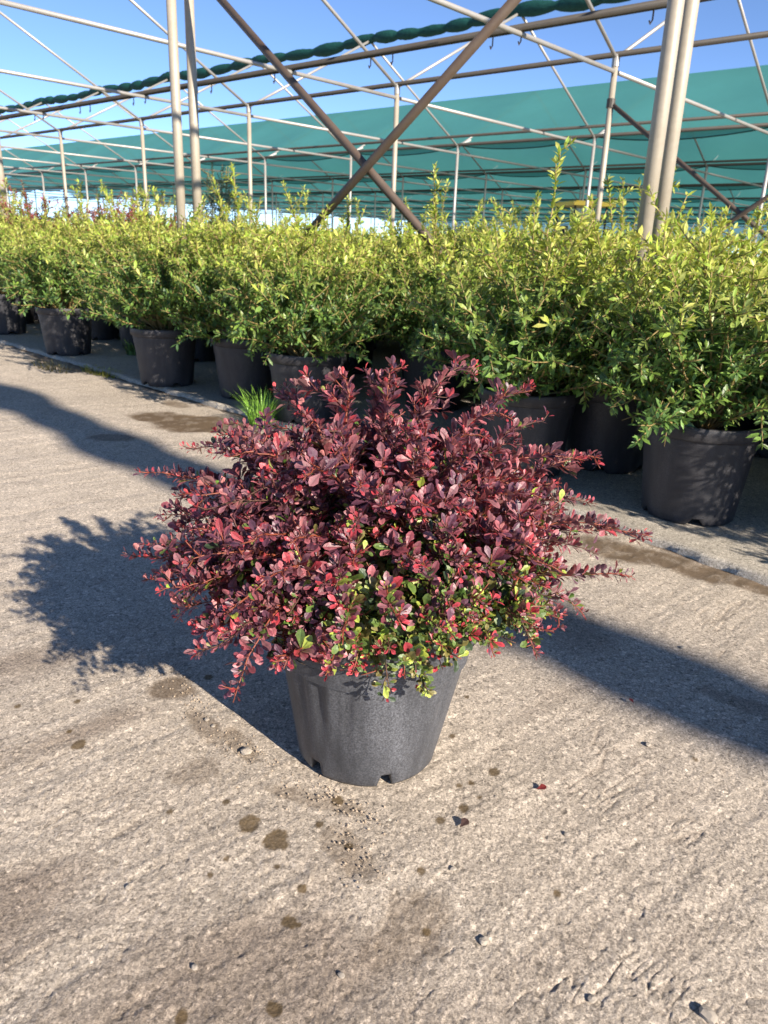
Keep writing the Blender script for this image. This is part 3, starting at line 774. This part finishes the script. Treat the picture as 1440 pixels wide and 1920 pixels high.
for i, (px, D_, lab) in enumerate([(62, 8.6, 'dark red leaved shrub topping the green rows beside the lone single post'), (205, 8.8, 'dark red leaved shrub rising over the green rows between lone post and paired posts'), (285, 8.4, 'low dark red leaved shrub rising over the green rows close to the paired posts')]):
    w = ray(px, 400); a_ = math.atan2(w[0], w[1]); P = np.array([math.sin(a_), math.cos(a_)]) * D_; placed.append(P)
    if i == 0:
        w = ray(413, 400); a_ = math.atan2(w[0], w[1]); Q = np.array([math.sin(a_), math.cos(a_)]) * 6.6; placed.append(Q); conifer.append(1)
        shrub(Q, 1.0, 1, 'slim blue-green conifer in a black pot rising above the crowded rows', var=conifer_var, sc=1.02, name='potted_conifer')
    shrub(P, i * 2.0, i, lab, 'red shrubs in the far rows', var=red_var, sc=(1.12, 1.08, 1.06)[i], name='potted_red_shrub')
for k in range(0, 12):
    r = 2.72 + .50 * k
    l = .10 * r - .8 + (k % 2) * .32
    while l < 2.75 * r + 1.0:
        jl = l + rng.uniform(-.08, .08); jr = r + rng.uniform(-.07, .07)
        P = LR(jl, jr, 0)[:2]
        l += .70 if k < 6 else .85
        if k == 0 and 0.3 < jl < 8.2: continue
        if P[0] < kerb_x(P[1]) + .16: continue
        if min(np.linalg.norm(P - q) for q in placed) < .43: continue
        if any(np.linalg.norm(P - LR(ll, R1, 0)[:2]) < .30 for ll in bays[:7]): continue
        if cnt >= 250: break
        placed.append(P); cnt += 1
        vi = int(rng.integers(6)); azd = math.degrees(math.atan2(P[0], P[1])); Dp = math.hypot(P[0], P[1])
        if k in (1, 2, 3) and any(abs(azd - t_) < 2.0 for t_ in (5.4, 17.8, 20.5, -17.5, -25.0)):
            shrub(P, rng.uniform(0, 6.28), vi, 'yellow-green potted shrub sending tall leafy shoots above the crowded rows', 'shrubs with tall shoots', var=tall_var); continue
        if k >= 4 and abs(azd + 11.4) < 1.6 and not conifer:
            conifer.append(1); shrub(P, 1.0, vi, 'slim blue-green conifer in a black pot rising above the crowded rows', var=conifer_var, sc=1.08, name='potted_conifer'); continue
        if k >= 4 and azd < -16 and Dp > 8 and rng.random() < .16:
            shrub(P, rng.uniform(0, 6.28), vi, 'dark red leaved shrub in a black pot rising among the far green shrubs', 'red shrubs in the far rows', var=red_var, sc=rng.uniform(1.0, 1.1), name='potted_red_shrub')
        else:
            shrub(P, rng.uniform(0, 6.28), vi, ('yellow-green shrub in a black pot in the %s row back from the slab edge' % ('second', 'third', 'fourth', 'fifth')[max(0, k - 1)]) if k < 5 else 'yellow-green shrub in a black pot deep among the farthest crowded rows', 'crowded green potted shrubs', sc=rng.uniform(.88, 1.07))
print('shrubs', cnt)

# ------------------------------------------------------------------ weeds
def blades(n, spread_, h, w, seed, col, lean=.5):
    r_ = np.random.default_rng(seed); V = []; F = []; C = []
    for i in range(n):
        a = r_.random() * 6.28; b = np.array([math.cos(a), math.sin(a), 0]) * spread_ * r_.random() ** .6; d = np.array([math.cos(a + r_.normal() * .6), math.sin(a + r_.normal() * .6), 0])
        hh = h * r_.uniform(.45, 1.1); le = lean * r_.uniform(.3, 1.3); s = np.array([-d[1], d[0], 0]) * w; k = len(V); c = np.array(col) * r_.uniform(.6, 1.3)
        for t in (0, .4, .75, 1):
            p = b + d * hh * le * t * t + np.array([0, 0, hh * t * (1 - .25 * le * t)]); ww = (1 - t) ** .6
            V += [p - s * ww, p + s * ww]; C += [c, c]
        F += [(k, k + 1, k + 3, k + 2), (k + 2, k + 3, k + 5, k + 4), (k + 4, k + 5, k + 7, k + 6)]
    return mesh_np('blades', np.array(V), np.array(F), np.array(C), False)
g = ground(490, 795); o = link('grass_tuft', blades(170, .065, .20, .0032, 5, (.20, .38, .06), .75), M_green); o.location = (g[0], g[1], -.004)
tag(o, 'bright green grass tuft sprouting from the slab edge behind the purple bush', 'grass')
g = ground(190, 700); o = link('moss_clump', blades(260, .14, .045, .005, 6, (.30, .30, .06), .9), M_green); o.location = (g[0], g[1], -.004); o.scale = (1.6, .55, 1); o.rotation_euler = (0, 0, -.75)
tag(o, 'low yellow-green moss clump in the crack along the slab edge', 'moss')
g = ground(95, 690); o = link('dry_weed', blades(200, .16, .05, .004, 8, (.22, .19, .08), 1.1), M_green); o.location = (g[0], g[1], -.004); o.scale = (1.7, .5, 1); o.rotation_euler = (0, 0, -.78)
tag(o, 'dry straw-coloured weed mat on the dirt in front of the mossy crack', 'weed')
for i, (px, py) in enumerate([(640, 712), (250, 665)]):
    g = ground(px, py, BZ); o = link('leafy_weed', blades(60, .05, .13, .007, 20 + i, (.09, .17, .05), .7), M_green); o.location = (g[0], g[1], BZ - .004)
    tag(o, ['small leafy weed between the pots behind the grass tuft', 'small leafy weed beside the pot at the mossy crack'][i], 'weed')

# ------------------------------------------------------------------ small litter
def pebble(seed):
    r_ = np.random.default_rng(seed); import bmesh
    bm = bmesh.new(); bmesh.ops.create_icosphere(bm, subdivisions=2, radius=1)
    for v in bm.verts: v.co *= 1 + r_.normal() * .10; v.co.z *= .6; v.co.x *= 1.25
    me = bpy.data.meshes.new('pebble'); bm.to_mesh(me); bm.free(); return me
M_peb = mat_simple('pale_stone', (.36, .315, .26), .85, 0, .25, 80, .003)
pm_ = [pebble(s) for s in range(3)]
for m in pm_: m.materials.append(M_peb)
for i, (px, py, s) in enumerate([(462, 1411, .009), (400, 1362, .004), (388, 1350, .004), (907, 1766, .006), (1326, 1905, .009), (850, 1630, .004), (930, 1495, .003), (1063, 1565, .004), (1215, 1397, .005), (365, 1815, .004), (1110, 1875, .005), (240, 1665, .004), (1280, 1215, .005), (330, 1390, .003), (640, 1830, .004)]):
    g = ground(px, py); o = link('pebble', pm_[i % 3], None); o.location = (g[0], g[1], s * .32); o.scale = (s, s, s); o.rotation_euler = (0, 0, i * 1.3)
    tag(o, 'small pale stone chip lying loose on the bare concrete', 'pebble', 'stone chips on the concrete')
def fallen(px, py, col, s, rz, label):
    z3 = np.zeros((1, 3)); V, F, C = leaves_np(T_OB, F_OB, E_OB, z3, np.array([[1., 0, 0]]), np.array([[0, .2, 1.]]), np.array([s]), np.array([s * .36]), np.array([col]), .3, -.5)
    g = ground(px, py); o = link('fallen_leaf', mesh_np('fallen_leaf', V, F, C, False), M_barb); o.location = (g[0], g[1], .006); o.rotation_euler = (.35, .0, rz); tag(o, label, 'leaf')
fallen(1005, 1485, (.16, .025, .022), .018, .3, 'curled red fallen leaf on the concrete with a dark shadow')
fallen(862, 1557, (.06, .035, .03), .020, .9, 'dark brown fallen leaf on the concrete near the damp spots')
fallen(1188, 1323, (.18, .03, .03), .014, 2.0, 'tiny red fallen leaf inside the edge of the long shadow band')
fallen(1298, 1040, (.10, .03, .025), .026, 1.0, 'maroon fallen leaf lying in the dirt strip at the slab edge')
# soil crumbs around the foot of the front pot
r_ = np.random.default_rng(3); V = []; F = []
ico = np.array([(1, 0, 0), (-1, 0, 0), (0, 1, 0), (0, -1, 0), (0, 0, .8), (0, 0, -.8)]); fo = np.array([(0, 2, 4), (2, 1, 4), (1, 3, 4), (3, 0, 4), (2, 0, 5), (1, 2, 5), (3, 1, 5), (0, 3, 5)])
seg = [(430, 1385, 500, 1440), (540, 1470, 640, 1510), (600, 1480, 720, 1560), (300, 1260, 430, 1380), (640, 1560, 700, 1640)]
for k in range(330):
    a = seg[r_.integers(len(seg))]; t = r_.random(); g = ground(a[0] + (a[2] - a[0]) * t + r_.normal() * 22, a[1] + (a[3] - a[1]) * t + r_.normal() * 16); s = r_.uniform(.0008, .0028)
    F.append(fo + 6 * k); V.append(ico * s * r_.uniform(.6, 1.3, (6, 3)) + np.array([g[0], g[1], s * .4]))
o = link('soil_crumbs', mesh_np('soil_crumbs', np.vstack(V), np.vstack(F), None, False), mat_simple('crumbs', (.33, .26, .19), .9, 0, .5, 300)); tag(o, 'fine loose soil crumbs scattered on the concrete round the pot foot', 'soil', kind='stuff')

# ------------------------------------------------------------------ far yellow tractor
az = math.radians(12.6); D = 20.0; tb = np.array([math.sin(az) * D, math.cos(az) * D, 0.0])
tr = empty('tractor', (tb[0], tb[1], .02), .25); tag(tr, 'small tractor with a yellow canopy roof beyond the shrubs under the net', 'tractor')
M_yel = mat_simple('yellow_paint', (.72, .50, .03), .4, 0, .12, 5); M_blk = mat_simple('black_rubber', (.02, .02, .02), .8, 0, .2, 20)
def tpart(name, f, mat):
    mb = MB(); f(mb); return link(name, mb.mesh(name), mat, tr)
tpart('canopy', lambda m: (m.box((.05, 0, 1.86), (1.05, 1.15, .07)), m.box((.05, 0, 1.91), (.85, .95, .04))), M_yel)
for x in (-.38, .42):
    for y in (-.45, .45): tpart('canopy_post', lambda m: m.tube([(x, y, .7), (x, y, 1.83)], [.025, .025], 8), M_blk)
tpart('body', lambda m: (m.box((-.2, 0, .68), (1.0, .7, .35)), m.box((.75, 0, .78), (1.0, .5, .48))), M_yel)
tpart('engine_bay', lambda m: m.box((.75, 0, .47), (.95, .40, .16)), M_blk)
tpart('seat', lambda m: (m.box((-.25, 0, .93), (.42, .45, .14)), m.box((-.44, 0, 1.18), (.10, .45, .42))), M_blk)
tpart('steering_wheel', lambda m: m.tube([(.28 + .02 * math.sin(t), .17 * math.cos(t), 1.18 + .17 * math.sin(t)) for t in np.linspace(0, 6.2, 17)], [.014] * 17, 6), M_blk)
for x, y, r0 in ((-.35, .55, .48), (-.35, -.55, .48), (1.0, .42, .30), (1.0, -.42, .30)):
    mb = MB(); mb.tube([(x, y - .11, r0), (x, y - .09, r0), (x, y + .09, r0), (x, y + .11, r0)], [r0 * .88, r0, r0, r0 * .88], 28); w = link('wheel', mb.mesh('wheel'), M_blk, tr)
    mb = MB(); mb.tube([(x, y - .118, r0), (x, y + .118, r0)], [r0 * .5, r0 * .5], 20); link('hub', mb.mesh('hub'), M_yel, w)
